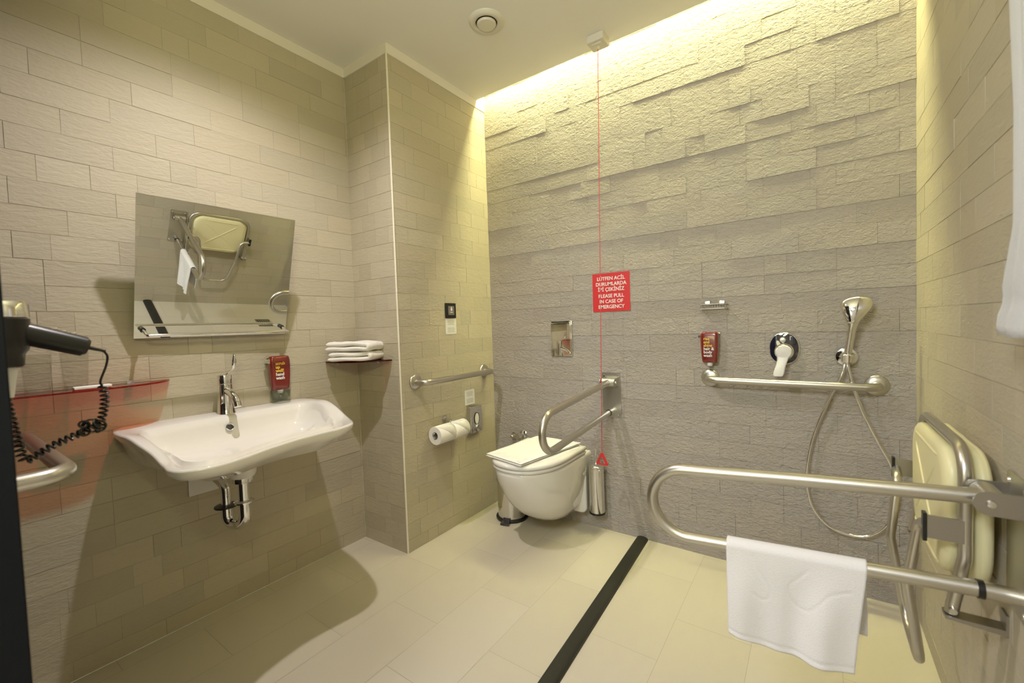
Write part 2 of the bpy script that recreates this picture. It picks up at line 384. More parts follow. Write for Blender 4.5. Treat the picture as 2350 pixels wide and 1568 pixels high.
bm = B(); lathe(bm, (.26, YS-.03, .60), (0, 0, 1), [(.040, 0), (.046, .012), (.052, .075)]); obj('outlet_boss', bm, 'ceramic', t)
# trap
t = thing('basin_trap', 'chrome bottle-neck drain trap bent into the wall under the washbasin', 'drain trap', (.26, YS, .38))
xs, ys = .26, YS-.03
bm = B(); lathe(bm, (xs, ys, .578), (0, 0, 1), [(.030, 0), (.035, .003), (.035, .016), (.031, .024)]); obj('upper_nut', bm, 'chrome', t)
bm = B()
ub = fillet([(xs, ys, .60), (xs, ys, .41), (xs-.085, ys-.028, .41), (xs-.085, ys-.028, .478)], [.044, .044], 10)
tube(bm, ub, .0195, 20); obj('trap_bend', bm, 'chrome', t)
bm = B(); lathe(bm, (xs, ys, .500), (0, 0, 1), [(.022, 0), (.034, .002), (.034, .007), (.024, .011)]); obj('middle_nut', bm, 'chrome', t)
bm = B(); lathe(bm, (xs-.085, ys-.028, .474), (0, 0, 1), [(.022, 0), (.040, .003), (.040, .007), (.024, .010)]); obj('lower_nut', bm, 'black', t)
bm = B(); tube(bm, fillet([(xs-.085, ys-.028, .46), (xs-.085, ys-.028, .555), (.0, ys-.036, .60)], .03, 8), .0165, 20); obj('wall_pipe', bm, 'chrome', t)
bm = B(); box2(bm, (0, .39, .50), (.006, .50, .645)); box2(bm, (0, .50, .53), (.005, .62, .645))
tag(obj('access_panel', bm, 'white', smooth=False, bevel=.001), 'pale square access plate on the wall behind the chrome trap', 'wall plate')
# faucet
fx, fy, fz = .062, YS+.004, .8135
t = thing('basin_faucet', 'tall cylindrical chrome basin faucet with long elbow lever on the washbasin rim', 'faucet', (fx, fy, fz))
bm = B(); lathe(bm, (fx, fy, fz), (0, 0, 1), [(.033, 0), (.033, .003), (.031, .006), (.0285, .05), (.0265, .09), (.0255, .118), (.0255, .119), (.0248, .120)]); obj('body', bm, 'chrome', t)
bm = B(); lathe(bm, (fx, fy, fz+.121), (0, 0, 1), [(.0245, 0), (.0255, .001), (.0255, .034), (.0245, .036), (.001, .0365)]); obj('cartridge_cap', bm, 'chrome', t)
bm = B(); sp = spline([(fx+.01, fy, fz+.095), (fx+.045, fy, fz+.088), (fx+.082, fy, fz+.072), (fx+.102, fy, fz+.050)], 8); tube(bm, sp, .012, 16, radii=[.0150-.002*i/len(sp) for i in range(len(sp))]); obj('spout', bm, 'chrome', t)
bm = B(); cyl(bm, (fx+.101, fy, fz+.052), (fx+.107, fy, fz+.036), .0135); obj('aerator', bm, 'chrome', t)
bm = B(); lv = spline([(fx+.005, fy, fz+.156), (fx+.04, fy+.004, fz+.172), (fx+.062, fy+.008, fz+.184), (fx+.070, fy+.010, fz+.212), (fx+.074, fy+.012, fz+.242)], 8)
tube(bm, lv, .003, 12, radii=[.0032 if i < 15 else .0032+.005*math.sin(PI*min(1, (i-15)/17.)) for i in range(len(lv))]); obj('lever', bm, 'chrome', t)

# ------------------------------------------------------------------ soap dispensers
def dispenser(org, ux, un, w, h, label, words, side, group):
    """org: centre of the pouch on the wall; ux along wall, un outward"""
    ux = V(ux); un = V(un); org = V(org); Z = V((0, 0, 1))
    t = thing('soap_dispenser', label, 'soap dispenser', org, group)
    def f(u, v, d): return org+ux*u+Z*v+un*d
    bm = B(); rings = []
    prof = [(-.5, .80, .60), (-.49, .86, .8), (-.3, .92, 1), (0, 1.0, 1), (.3, 1.04, 1), (.43, 1.0, .95), (.485, .92, .8), (.5, .8, .6)]
    for v, ws, dp in prof:
        r = []
        for u, d in rrect(w*ws, .042*dp, .013): r.append(f(u, v*h, .034+d))
        rings.append(r)
    rings_mesh(bm, rings); pouch = obj('pouch', bm, 'pouch', t, sub=1)
    bm = B(); box(bm, f(0, .02*h, .006), (1, 1, 1)); bm.free()
    bm = B(); prism(bm, rrect(w*.7, h*.8, .01), lambda u, v, k: f(u, v, .011*k)); obj('wall_bracket', bm, 'clearplastic' if side else 'chrome', t)
    bm = B(); z = h*.42
    for s in (-1,):
        cyl(bm, f(s*(w*.5+.004), z-.01, .020), f(s*(w*.5+.004), z-.01, .046), .010 if side else .006)
    cyl(bm, f(-w*.56, h*.44, .016), f(w*.56, h*.44, .016), .005)
    obj('top_clip', bm, 'chrome', t)
    bm = B(); cyl(bm, f(0, -h*.5-.014, .034), f(0, -h*.5+.004, .034), .010, .014); obj('valve', bm, 'white', t)
    if side:
        bm = B(); lathe(bm, f(0, -h*.5-.052, .034), Z, [(.018, 0), (.034, .004), (.040, .022), (.041, .05), (.039, .05), (.037, .022), (.031, .007), (.001, .005)], caps=False)
        obj('drip_cup', bm, 'clearplastic', t)
    y = .24*h
    ls = .68*h/(len(words)+.3) if len(words) > 5 else .105*h
    for s, c in words:
        text('lettering', s, ls*1.22, c, pouch, f(-w*.30, y, .0572), ux, Z, 'LEFT', .95, .0003, depth=.0012); y -= ls
    return t
dispenser((.0, .748, .953), (0, 1, 0), (1, 0, 0), .088, .155, 'dark red hand wash pouch dispenser on the wall above the washbasin',
          [('scrub', 'yellow'), ('up', 'yellow'), ('well!', 'yellow'), ('hand', 'ink'), ('wash', 'ink')], True, 'red wash dispensers')
dispenser((1.627, D, 1.000), (1, 0, 0), (0, -1, 0), .074, .142, 'dark red hair and body wash dispenser on the back wall, above a grab rail',
          [('rise', 'yellow'), ('and', 'yellow'), ('shine', 'yellow'), ('hair &', 'ink'), ('body', 'ink'), ('wash', 'ink')], False, 'red wash dispensers')

# ------------------------------------------------------------------ glass shelf on the left wall, with tumblers
SZ = .970
t = thing('glass_shelf', 'red tinted glass shelf with rounded end on the wall left of the washbasin', 'shelf', (0, .09, SZ))
poly = [(.001, -.155), (.138, -.155), (.140, .13), (.136, .18), (.124, .235), (.102, .285), (.070, .322), (.035, .343), (.001, .352)]
poly = [poly[0], poly[1]]+[(p.x, p.y) for p in spline([(x, y, 0) for x, y in poly[2:]], 5)]
bm = B(); prism(bm, poly, lambda u, v, k: V((u, v, SZ-.003+.006*k))); obj('shelf_glass', bm, 'redglass', t)
for y in (-.06, .235):
    bm = B(); cyl(bm, (0, y, SZ), (.024, y, SZ), .011); cyl(bm, (.02, y, SZ+.001), (.03, y, SZ+.001), .006); obj('shelf_clip', bm, 'chrome', t)
def tumbler(x, y, lab):
    bm = B(); lathe(bm, (x, y, SZ+.0032), (0, 0, 1), [(.028, 0), (.034, .118), (.0320, .119), (.0315, .117), (.0262, .006), (.001, .005)], 40, caps=False)
    lathe(bm, (x, y, SZ+.0032), (0, 0, 1), [(.0279, .0002), (.001, .0003)], 40, caps=False)
    tag(obj('glass_tumbler', bm, 'clear'), lab, 'glass', 'clear tumblers on the red glass shelf')
tumbler(.075, .005, 'clear tumbler on the red glass shelf, nearest the hair dryer')
tumbler(.075, .088, 'clear tumbler on the red glass shelf, nearest the washbasin')
bm = B(); box(bm, (.105, .12, SZ+.0085), (.03, .09, .010)); tag(obj('soap_packet', bm, 'paper', bevel=.003), 'small white wrapped soap packet lying on the red glass shelf', 'soap')

# ------------------------------------------------------------------ corner shelf with towels
CZ = .978
t = thing('corner_shelf', 'dark red glass corner shelf holding two folded towels', 'shelf', (.0, YC, CZ))
cs = [(.001, YC-.001), (.001, YC-.185)]+[(p.x, p.y) for p in spline([(.03, YC-.20, 0), (.12, YC-.185, 0), (.20, YC-.14, 0), (.26, YC-.075, 0), (.285, YC-.03, 0)], 5)]+[(.287, YC-.001)]
bm = B(); prism(bm, cs, lambda u, v, k: V((u, v, CZ-.003+.006*k))); obj('shelf_glass', bm, 'darkredglass', t)
bm = B(); cyl(bm, (.0, YC-.13, CZ-.010), (.02, YC-.13, CZ-.010), .007); obj('shelf_clip', bm, 'chrome', t)
bm = B(); cyl(bm, (.2, YC, CZ-.010), (.2, YC-.02, CZ-.010), .007); obj('shelf_clip', bm, 'chrome', t)
def folded_towel(cx, cy, z, w, d, h, rot, label, seed, group, layers=2):
    """a towel folded in layers: each layer a soft rounded slab joined by the fold on one side"""
    rn = random.Random(seed); bm = B(); c, s = math.cos(rot), math.sin(rot); lh = h/layers; nx, ny = 26, 16
    # one continuous sheet folded back and forth along x
    path = []; steps = 14
    for l in range(layers):
        zc = lh*(l+.5); xs_ = [(-.5+i/steps)*w for i in range(steps+1)]
        if l % 2: xs_ = xs_[::-1]
        ins = .012*l*rn.uniform(.3, 1)
        for i, xx in enumerate(xs_): path.append((xx*(1-ins/w), zc+.002*math.sin(xx*40+seed+l)))
        if l < layers-1:
            sgn = 1 if l % 2 == 0 else -1
            for k in range(1, 6):
                a = PI*k/6; path.append((sgn*(w/2+math.sin(a)*lh*.55), zc+lh*(1-math.cos(a))/2))
    th = lh*.92
    rows = []
    for j in range(ny+1):
        v = -.5+j/ny; e = 1-max(0, abs(v)-.44)/.06*.45
        rows.append([])
        for i, (px, pz) in enumerate(path):
            sag = .003*math.sin(v*7+px*21+seed)+.0018*math.sin(px*60+v*30)
            yy = v*d*(1+.015*math.sin(px*30+seed)); X = px; 
            rows[-1].append((X*c-yy*s+cx, X*s+yy*c+cy, pz+sag*.6, e))
    # thick sheet: upper and lower surfaces offset along the path normal
    def nrm(i):
        a = path[max(i-1, 0)]; b = path[min(i+1, len(path)-1)]; dx, dz = b[0]-a[0], b[1]-a[1]; L = math.hypot(dx, dz) or 1
        return -dz/L, dx/L
    T = [[None]*len(path) for _ in rows]; Bm = [[None]*len(path) for _ in rows]
    for j, r in enumerate(rows):
        for i, (x, y, pz, e) in enumerate(r):
            nx_, nz_ = nrm(i); endf = 1 if 0 < i < len(path)-1 else .45
            o = th/2*e*endf; T[j][i] = bm.verts.new((x+nx_*o*c, y+nx_*o*s, z+pz+nz_*o)); Bm[j][i] = bm.verts.new((x-nx_*o*c, y-nx_*o*s, z+pz-nz_*o))
    J, K = len(rows), len(path)
    for j in range(J-1):
        for i in range(K-1):
            bm.faces.new((T[j][i], T[j][i+1], T[j+1][i+1], T[j+1][i])); bm.faces.new((Bm[j][i], Bm[j+1][i], Bm[j+1][i+1], Bm[j][i+1]))
    for i in range(K-1):
        bm.faces.new((T[0][i], Bm[0][i], Bm[0][i+1], T[0][i+1])); bm.faces.new((T[J-1][i], T[J-1][i+1], Bm[J-1][i+1], Bm[J-1][i]))
    for j in range(J-1):
        bm.faces.new((T[j][0], T[j+1][0], Bm[j+1][0], Bm[j][0])); bm.faces.new((T[j][K-1], Bm[j][K-1], Bm[j+1][K-1], T[j+1][K-1]))
    return tag(obj('folded_towel', bm, 'towel2', sub=1), label, 'towel', group)
folded_towel(.128, 1.075, CZ+.0050, .215, .145, .045, math.radians(25), 'lower folded white towel lying directly on the dark red corner shelf', 2, 'folded towels on the corner shelf')
folded_towel(.125, 1.072, CZ+.0530, .222, .147, .047, math.radians(22), 'upper folded white towel on top of the stack on the corner shelf', 5, 'folded towels on the corner shelf')

# ------------------------------------------------------------------ grab rails
def grab_rail(a, b, un, off, label, r=.0155, bend=.045, group='straight steel grab rails'):
    a = V(a); b = V(b); un = V(un)
    t = thing('grab_rail', label, 'grab rail', (a+b)/2, group)
    bm = B(); tube(bm, fillet([a, a+un*off, b+un*off, b], bend, 8), r, 20, caps=False); obj('rail_tube', bm, 'steel', t)
    for p in (a, b):
        bm = B(); lathe(bm, p, un, [(.040, 0), (.040, .003), (.036, .008), (.022, .011), (.017, .012)]); obj('wall_flange', bm, 'steel', t)
    return t
grab_rail((X1, 1.275, .857), (X1, 1.835, .857), (1, 0, 0), .075, 'straight steel grab rail on the side wall above the toilet paper rolls')
grab_rail((1.622, D, .855), (2.215, D, .850), (0, -1, 0), .075, 'straight steel grab rail on the back wall below the shower mixer')
grab_rail((.12, YR, .853), (.735, YR, .853), (0, 1, 0), .125, 'steel grab rail by the black door jamb, behind the hair dryer cord', .017, .05)

# ------------------------------------------------------------------ folding support bars
def fold_bar(wall, un, up0, length, ztop, zbot, side, label, tip_drop, ux):
    """wall: point on the wall at z=0 in the bar's plane; un outward"""
    w = V(wall); un = V(un); ux = V(ux); Z = V((0, 0, 1)); r = .0155
    t = thing('folding_support_bar', label, 'support bar', w+Z*zbot, 'U-shaped folding support bars')
    def f(d, u, z): return w+un*d+ux*u+Z*z
    zm0, zm1 = zbot-.033, ztop+.047
    bm = B(); prism(bm, rrect(.104, zm1-zm0, .006), lambda u, v, k: f(.004*k, u, (zm0+zm1)/2+v)); plate = obj('wall_plate', bm, 'satin', t)
    for u in (-.04, .04):
        for z in (zm0+.018, zm1-.018): bm = B(); lathe(bm, f(.004, u, z), un, [(.006, 0), (.005, .003), (.001, .0035)], 12); obj('screw', bm, 'chrome', plate)
    bm = B(); cyl(bm, f(.04, -.034, ztop+.0), f(.04, .034, ztop+.0), .021); obj('hinge_barrel', bm, 'satin', t)
    for s in (-1, 1):
        bm = B(); pl = [(.002, -.022)]+[(.048+.022*math.sin(a), -.022*math.cos(a)) for a in [PI*k/10 for k in range(11)]]+[(.002, .022)]
        prism(bm, pl, lambda u, v, k: f(u, s*(.036+.004*k), ztop+v)); ck = obj('hinge_cheek', bm, 'greymetal', t)
        bm = B(); lathe(bm, f(.046, s*.040, ztop), ux*s, [(.0075, 0), (.006, .004), (.001, .005)], 16); obj('hinge_bolt', bm, 'chrome', ck)
    lr = (ztop-zbot)/2; dz = tip_drop
    pts = [f(.045, 0, ztop), f(length*.5, 0, ztop-dz*.5), f(length-lr, 0, ztop-dz)]
    cen = f(length-lr, 0, ztop-dz-lr)
    for k in range(1, 20):
        a = PI*k/20; pts.append(cen+un*(math.sin(a)*lr)+Z*(math.cos(a)*lr))
    pts += [f(length-lr, 0, zbot-dz), f(.055, 0, zbot)]
    bm = B(); tube(bm, pts, r, 20); obj('bar_tube', bm, 'steel', t)
    bm = B(); cyl(bm, f(.046, 0, zbot), f(.056, 0, zbot), .0175); obj('rubber_ring', bm, 'black', t)
    bm = B(); cyl(bm, f(.0, 0, zbot), f(.046, 0, zbot), .0155); obj('rest_stub', bm, 'steel', t)
    return t
fold_bar((1.135, D, 0), (0, -1, 0), 0, .722, .815, .655, 1, 'steel U-shaped folding support bar on the back wall, reaching over the toilet', .045, (1, 0, 0))
fold_bar((WD, .95, 0), (-1, 0, 0), 0, .680, .772, .590, 1, 'steel U-shaped folding support bar on the right wall, with a towel hanging on it', .040, (0, 1, 0))

# ------------------------------------------------------------------ small things on the pier side wall
XN = X1
def wall_plate_text(name, c, w, h, label, cat, lines, group, m='label'):
    c = V(c); t = thing(name, label, cat, c, group)
    bm = B(); prism(bm, rrect(w, h, .003), lambda u, v, k: c+V((.0018*k, u, v))); card = obj('card', bm, m, t, smooth=False)
    bm = B()
    for z, ww in lines: box(bm, c+V((.002, 0, z)), (.0006, ww, .0022))
    o = obj('printed_lines', bm, 'print', card, smooth=False); o['kind'] = 'stuff'
L1 = [(.031, .05), (.024, .06), (.017, .045), (.010, .055), (-.010, .055), (-.017, .06), (-.024, .05), (-.031, .06)]
wall_plate_text('notice_card', (XN+.0005, 1.555, 1.138), .086, .088, 'small white notice card on the wall just below the black switch', 'notice', L1, 'small white notice cards')
wall_plate_text('notice_card', (XN+.0005, 1.692, .714), .086, .088, 'small white notice card on the wall above the chrome box beside the paper rolls', 'notice', L1, 'small white notice cards')
c = V((XN, 1.552, 1.226)); t = thing('wall_switch', 'black square wall switch on the side wall above a white notice card', 'switch', c)
bm = B(); prism(bm, rrect(.082, .084, .004), lambda u, v, k: c+V((.009*k, u, v))); obj('switch_plate', bm, 'black', t, bevel=.001)
bm = B(); prism(bm, rrect(.046, .050, .003), lambda u, v, k: c+V((.009+.003*k, u, v))); obj('rocker', bm, 'greymetal', t, smooth=False)
bm = B(); box(bm, c+V((.0128, 0, .006)), (.001, .012, .014)); box(bm, c+V((.0128, 0, -.010)), (.001, .020, .004)); cyl(bm, c+V((.0124, 0, .017)), c+V((.0136, 0, .017)), .004, n=12); obj('white_symbol', bm, 'ink', t, smooth=False)
# chrome box with a round opening (next to the rolls)
c = V((XN, 1.712, .582)); t = thing('hygiene_bag_dispenser', 'chrome box with oval opening on the side wall right of the paper rolls', 'dispenser', c)
bm = B(); prism(bm, rrect(.105, .155, .006), lambda u, v, k: c+V((.032*k, u, v))); obj('case', bm, 'chrome', t, bevel=.002)
bm = B(); prism(bm, [(.020*math.cos(a), .034*math.sin(a)+.004) for a in [2*PI*k/28 for k in range(28)]], lambda u, v, k: c+V((.0322+.0012*k, u, v))); obj('oval_opening', bm, 'paper', t)
bm = B(); tube(bm, [c+V((.034, .021*math.cos(a), .035*math.sin(a)+.004)) for a in [2*PI*k/28 for k in range(29)]], .0022, 8, caps=False); obj('opening_rim', bm, 'dark', t)
# toilet paper holder and rolls
hz = .580
t = thing('paper_holder', 'chrome double paper roll holder on the side wall below the grab rail', 'holder', (XN, 1.50, hz+.03))
bm = B(); lathe(bm, (XN, 1.475, hz+.045), (1, 0, 0), [(.018, 0), (.018, .004), (.007, .007), (.007, .055)]); obj('wall_mount', bm, 'chrome', t)
bm = B(); tube(bm, fillet([(XN+.055, 1.475, hz+.045), (XN+.062, 1.4505, hz+.042), (XN+.062, 1.4505, hz+.002), (XN+.062, 1.325, hz+.002)], .01, 4), .0055, 12); tube(bm, [(XN+.062, 1.4505, hz+.002), (XN+.062, 1.580, hz+.002)], .0055, 12); obj('spindle', bm, 'chrome', t)
def roll(y0, y1, lab):
    c0 = V((XN+.062, y0, hz-.010)); L_ = y1-y0
    t = thing('toilet_paper_roll', lab, 'toilet paper', c0, 'toilet paper rolls')
    bm = B(); lathe(bm, c0, (0, 1, 0), [(.020, 0), (.0465, 0), (.048, .002), (.048, L_-.002), (.0465, L_), (.020, L_), (.020, 0)], 48, caps=False); pr_ = obj('paper_sheet', bm, 'paper', t)
    bm = B(); lathe(bm, c0+V((0, .0005, 0)), (0, 1, 0), [(.0205, 0), (.0205, L_-.001), (.019, L_-.001), (.019, 0), (.0205, 0)], 40, caps=False); obj('cardboard_core', bm, 'print', t)
    bm = B()  # folded triangular end of the sheet, wrapped round the front of the roll
    g = []
    K = 14
    for i in range(K+1):
        a = math.radians(70-100*i/K); wd = (L_-.004)*(1-i/K)
        p0 = V((math.cos(a)*.0492, 0, math.sin(a)*.0492)); g.append((bm.verts.new(c0+p0+V((0, L_-.002-wd, 0))), bm.verts.new(c0+p0+V((0, L_-.002+.0002, 0)))))
    for i in range(K): bm.faces.new((g[i][0], g[i][1], g[i+1][1], g[i+1][0]))
    o = obj('folded_tip', bm, 'towel2', pr_); md = o.modifiers.new('Solidify', 'SOLIDIFY'); md.thickness = .0012
roll(1.338, 1.448, 'left toilet paper roll with folded tip, open core facing the washbasin')
roll(1.453, 1.563, 'right toilet paper roll with folded tip, next to the chrome box')

# ------------------------------------------------------------------ toilet
XT = .822
def dshape(w, yf, zz, yb=D-.002, n=40, ex=2.3, xo=0):
    """D outline: straight back, rounded front"""
    ys_ = yb-(yb-yf)*.45; out = []
    for k in range(n+1):
        a = PI*k/n; cx_ = math.cos(a); sy = math.sin(a)
        out.append(V((XT+xo+w*math.copysign(abs(cx_)**(2/ex), cx_), ys_-(ys_-yf)*abs(sy)**(2/ex), zz)))
    out.append(V((XT+xo-w, yb, zz))); out.append(V((XT+xo-w*.5, yb, zz))); out.append(V((XT+xo, yb, zz))); out.append(V((XT+xo+w*.5, yb, zz))); out.append(V((XT+xo+w, yb, zz)))
    return out
t = thing('toilet', 'white wall-hung toilet with closed lid below the folding support bar', 'toilet', (XT, D, .1))
secs = [(.03, 1.78, .092), (.085, 1.70, .094), (.120, 1.640, .112), (.148, 1.570, .155), (.165, 1.505, .215), (.177, 1.450, .290), (.183, 1.415, .360), (.185, 1.402, .405), (.184, 1.400, .418), (.178, 1.407, .424)]
bm = B(); rings_mesh(bm, [dshape(w, yf, z) for w, yf, z in secs]); obj('bowl', bm, 'ceramic', t, angle=80)
bm = B(); prism(bm, rrect(.366, .335, .035), lambda u, v, k: V((XT+u, D-.001-.075*k, .262+v))); obj('wall_flange', bm, 'ceramic', t, bevel=.008)
bm = B(); rings_mesh(bm, [dshape(.180, 1.402, .4255, D-.075), dshape(.186, 1.395, .430, D-.072), dshape(.186, 1.395, .440, D-.072), dshape(.182, 1.400, .4435, D-.075)]); obj('seat', bm, 'white', t, angle=60)
bm = B(); rings_mesh(bm, [dshape(.182, 1.400, .445, D-.072), dshape(.189, 1.392, .449, D-.068), dshape(.190, 1.391, .460, D-.068), dshape(.184, 1.399, .468, D-.074), dshape(.150, 1.44, .4715, D-.10), dshape(.06, 1.60, .4725, D-.2)]); obj('lid', bm, 'white', t, angle=70)
for s in (-1, 1):
    bm = B(); cyl(bm, (XT+s*.075-.02, D-.052, .446), (XT+s*.075+.02, D-.052, .446), .011); cyl(bm, (XT+s*.075, D-.052, .424), (XT+s*.075, D-.052, .446), .008); obj('lid_hinge', bm, 'chrome', t)
bm = B(); lathe(bm, (XT+.188, D-.11, .33), (1, 0, 0), [(.011, 0), (.011, .010), (.007, .013)], 20); obj('side_cap', bm, 'chrome', t)
# towel mat lying folded on the lid
def flat_cloth(name, corners, z, th, seed, m, nx=30, ny=24, droop=None):
    bm = B(); c = [V((x, y, 0)) for x, y in corners]; T = []; Bt = []
    for j in range(ny+1):
        v = j/ny; rt, rb = [], []
        for i in range(nx+1):
            u = i/nx
            def w(q): return q
            p = (c[0]*(1-u)+c[1]*u)*(1-v)+(c[3]*(1-u)+c[2]*u)*v
            e = min(u, 1-u, v, 1-v); ef = min(1, e/.035); ef = math.sqrt(max(.0, 1-(1-ef)**2))
            zz = z+.0012*math.sin(u*5+seed)*math.sin(v*6)
            if droop: zz += droop(p.x, p.y)
            rt.append(bm.verts.new((p.x, p.y, zz+th*(.5+.5*ef)))); rb.append(bm.verts.new((p.x, p.y, zz+th*(.5-.5*ef)+.0002)))
        T.append(rt); Bt.append(rb)
    for j in range(ny):
        for i in range(nx):
            bm.faces.new((T[j][i], T[j][i+1], T[j+1][i+1], T[j+1][i])); bm.faces.new((Bt[j][i], Bt[j+1][i], Bt[j+1][i+1], Bt[j][i+1]))
    for i in range(nx):
        bm.faces.new((T[0][i], Bt[0][i], Bt[0][i+1], T[0][i+1])); bm.faces.new((T[ny][i], T[ny][i+1], Bt[ny][i+1], Bt[ny][i]))
    for j in range(ny):
        bm.faces.new((T[j][0], T[j+1][0], Bt[j+1][0], Bt[j][0])); bm.faces.new((T[j][nx], Bt[j][nx], Bt[j+1][nx], T[j+1][nx]))
    return bm
cr = [(.655, 1.440), (.905, 1.385), (.985, 1.845), (.700, 1.855)]
bm = flat_cloth('x', cr, .4745, .0075, 1, 'towel2'); bm2 = flat_cloth('x', [(x+.002, y+.003) for x, y in cr], .4825, .0080, 3, 'towel2')
me_tmp = bpy.data.meshes.new('t'); bm2.to_mesh(me_tmp); bm2.free(); bm.from_mesh(me_tmp); bpy.data.meshes.remove(me_tmp)
tag(obj('bath_mat', bm, 'towel2', angle=60), 'white folded bath mat towel lying on the closed toilet lid', 'towel')
# angle valve behind the toilet
t = thing('angle_valve', 'small chrome angle valve on the back wall left of the toilet lid', 'valve', (.545, D, .455))
bm = B(); lathe(bm, (.56, D, .462), (0, -1, 0), [(.028, 0), (.028, .003), (.022, .008), (.010, .012), (.010, .05)]); obj('valve_body', bm, 'chrome', t)
bm = B(); lathe(bm, (.56, D-.045, .462), (0, -1, 0), [(.010, 0), (.020, .004), (.022, .016), (.018, .026), (.001, .028)]); obj('valve_knob', bm, 'chrome', t)
bm = B(); lathe(bm, (.49, D, .445), (0, -1, 0), [(.022, 0), (.022, .004), (.014, .006), (.012, .03), (.009, .035)]); obj('side_outlet', bm, 'chrome', t)

# brush holder
t = thing('toilet_brush_holder', 'tall polished steel toilet brush holder on the back wall right of the toilet', 'brush holder', (1.068, D-.055, .10))
bx, by = 1.057, D-.052
bm = B(); lathe(bm, (bx, by, .114), (0, 0, 1), [(.041, 0), (.041, .235), (.038, .238), (.001, .238)], 40); obj('canister', bm, 'chrome', t)
bm = B(); lathe(bm, (bx, by, .104), (0, 0, 1), [(.040, 0), (.043, .002), (.043, .010), (.041, .012)], 40); obj('black_base', bm, 'black', t)
bm = B(); lathe(bm, (bx, by, .352), (0, 0, 1), [(.039, 0), (.041, .003), (.041, .012), (.034, .018), (.01, .022), (.0055, .03), (.0055, .095), (.007, .105), (.001, .108)], 40); obj('brush_lid_handle', bm, 'chrome', t)
bm = B(); box2(bm, (bx-.012, by+.03, .25), (bx+.012, D, .29)); obj('wall_bracket', bm, 'chrome', t)

# pedal bin
qx, qy = .552, 1.795
t = thing('pedal_bin', 'small polished steel pedal bin on the floor left of the toilet', 'bin', (qx, qy, 0))
bm = B(); lathe(bm, (qx, qy, .014), (0, 0, 1), [(.088, 0), (.083, .004), (.083, .205)], 48); obj('drum', bm, 'chrome', t)
bm = B(); lathe(bm, (qx, qy, .0), (0, 0, 1), [(.093, 0), (.095, .003), (.095, .013), (.088, .018)], 48); obj('base_ring', bm, 'black', t)
bm = B(); lathe(bm, (qx, qy, .219), (0, 0, 1), [(.084, 0), (.086, .003), (.086, .014), (.080, .028), (.055, .044), (.02, .052), (.001, .053)], 48); obj('lid', bm, 'satin', t)
dv = V((.25, -1, 0)).normalized(); pr = V((-dv.y, dv.x, 0))
bm = B(); pc = V((qx, qy, .018))+dv*.095
vs = [pc-pr*.022-dv*.02, pc+pr*.022-dv*.02, pc+pr*.026+dv*.032, pc-pr*.026+dv*.032]
A = [bm.verts.new(v+V((0, 0, .012 if i < 2 else -.006))) for i, v in enumerate(vs)]; Cc = [bm.verts.new(v+V((0, 0, .004 if i < 2 else -.017))) for i, v in enumerate(vs)]
bm.faces.new(A); bm.faces.new(Cc[::-1])
for i in range(4): bm.faces.new((A[i], A[(i+1) % 4], Cc[(i+1) % 4], Cc[i]))
obj('pedal', bm, 'blackgloss', t, bevel=.002)

# ------------------------------------------------------------------ back wall: flush plate, sign, basket, mixer, shower
NB = V((0, -1, 0))
def bw(x, z, d=0): return V((x, D-.004-d, z))
t = thing('flush_plate', 'chrome flush plate on the back wall above the toilet', 'flush plate', (.85, D, 1.04))
bm = B(); prism(bm, [(.782, 1.146), (.915, 1.146), (.912, .948), (.775, .948)], lambda u, v, k: bw(u, v, .010*k)); obj('plate', bm, 'mirror', t, bevel=.002)
bm = B(); prism(bm, [(.796, 1.138), (.908, 1.138), (.906, .958), (.794, .958)], lambda u, v, k: bw(u, v, .010+.0035*k)); obj('push_button', bm, 'mirror', t, bevel=.0015)

t = thing('emergency_sign', 'red square emergency pull sign with white lettering on the back wall', 'sign', (1.146, D, 1.288))
bm = B(); prism(bm, [(1.044+.0, 1.187), (1.249, 1.187), (1.249, 1.389), (1.044, 1.389)], lambda u, v, k: bw(u, v, .003*k)); panel = obj('panel', bm, 'red', t, smooth=False)
zz = 1.352
for s, w in (('LÜTFEN ACİL', 1), ('DURUMLARDA', 1), ('İPİ ÇEKİNİZ', 1), ('', 0), ('PLEASE PULL', 1), ('IN CASE OF', 1), ('EMERGENCY', 1)):
    if s: text('lettering', s, .0262, 'ink', panel, bw(1.147, zz, .0032), (1, 0, 0), (0, 0, 1), 'CENTER', .96, .0004)
    zz -= .0285 if s else .006

# pull switch on the ceiling
px_, py_ = 1.172, 1.782
t = thing('pull_switch', 'beige ceiling pull switch with a long red cord hanging beside the sign', 'pull switch', (px_, py_, HCEIL))
bm = B(); prism(bm, rrect(.086, .086, .008), lambda u, v, k: V((px_+u, py_+v, HCEIL-.036*k))); obj('switch_box', bm, 'offwhite', t, bevel=.004)
bm = B(); prism(bm, rrect(.050, .050, .006), lambda u, v, k: V((px_+u, py_+v, HCEIL-.036-.007*k))); cyl(bm, (px_, py_, HCEIL-.043), (px_, py_, HCEIL-.056), .007); obj('cord_outlet', bm, 'offwhite', t)
bm = B(); tube(bm, [(px_-.034*k/30, py_-.004, HCEIL-.05-(HCEIL-.05-.475)*k/30) for k in range(31)], .0019, 8); obj('pull_cord', bm, 'cord', t)
bm = B(); 
def tri(r_, z0): return [(0, z0+r_), (-r_*.80, z0-r_*.62), (r_*.80, z0-r_*.62)]
def rtri(r_, z0, rr=.006):
    P = fillet([V((*p, 0)) for p in (lambda T: [((T[0][0]+T[2][0])/2, (T[0][1]+T[2][1])/2), T[0], T[1], T[2], ((T[0][0]+T[2][0])/2, (T[0][1]+T[2][1])/2)])(tri(r_, z0))], rr, 5)
    return [(p.x, p.y) for p in P[:-1]]
o_ = rtri(.043, .437); i_ = rtri(.024, .432, .003)
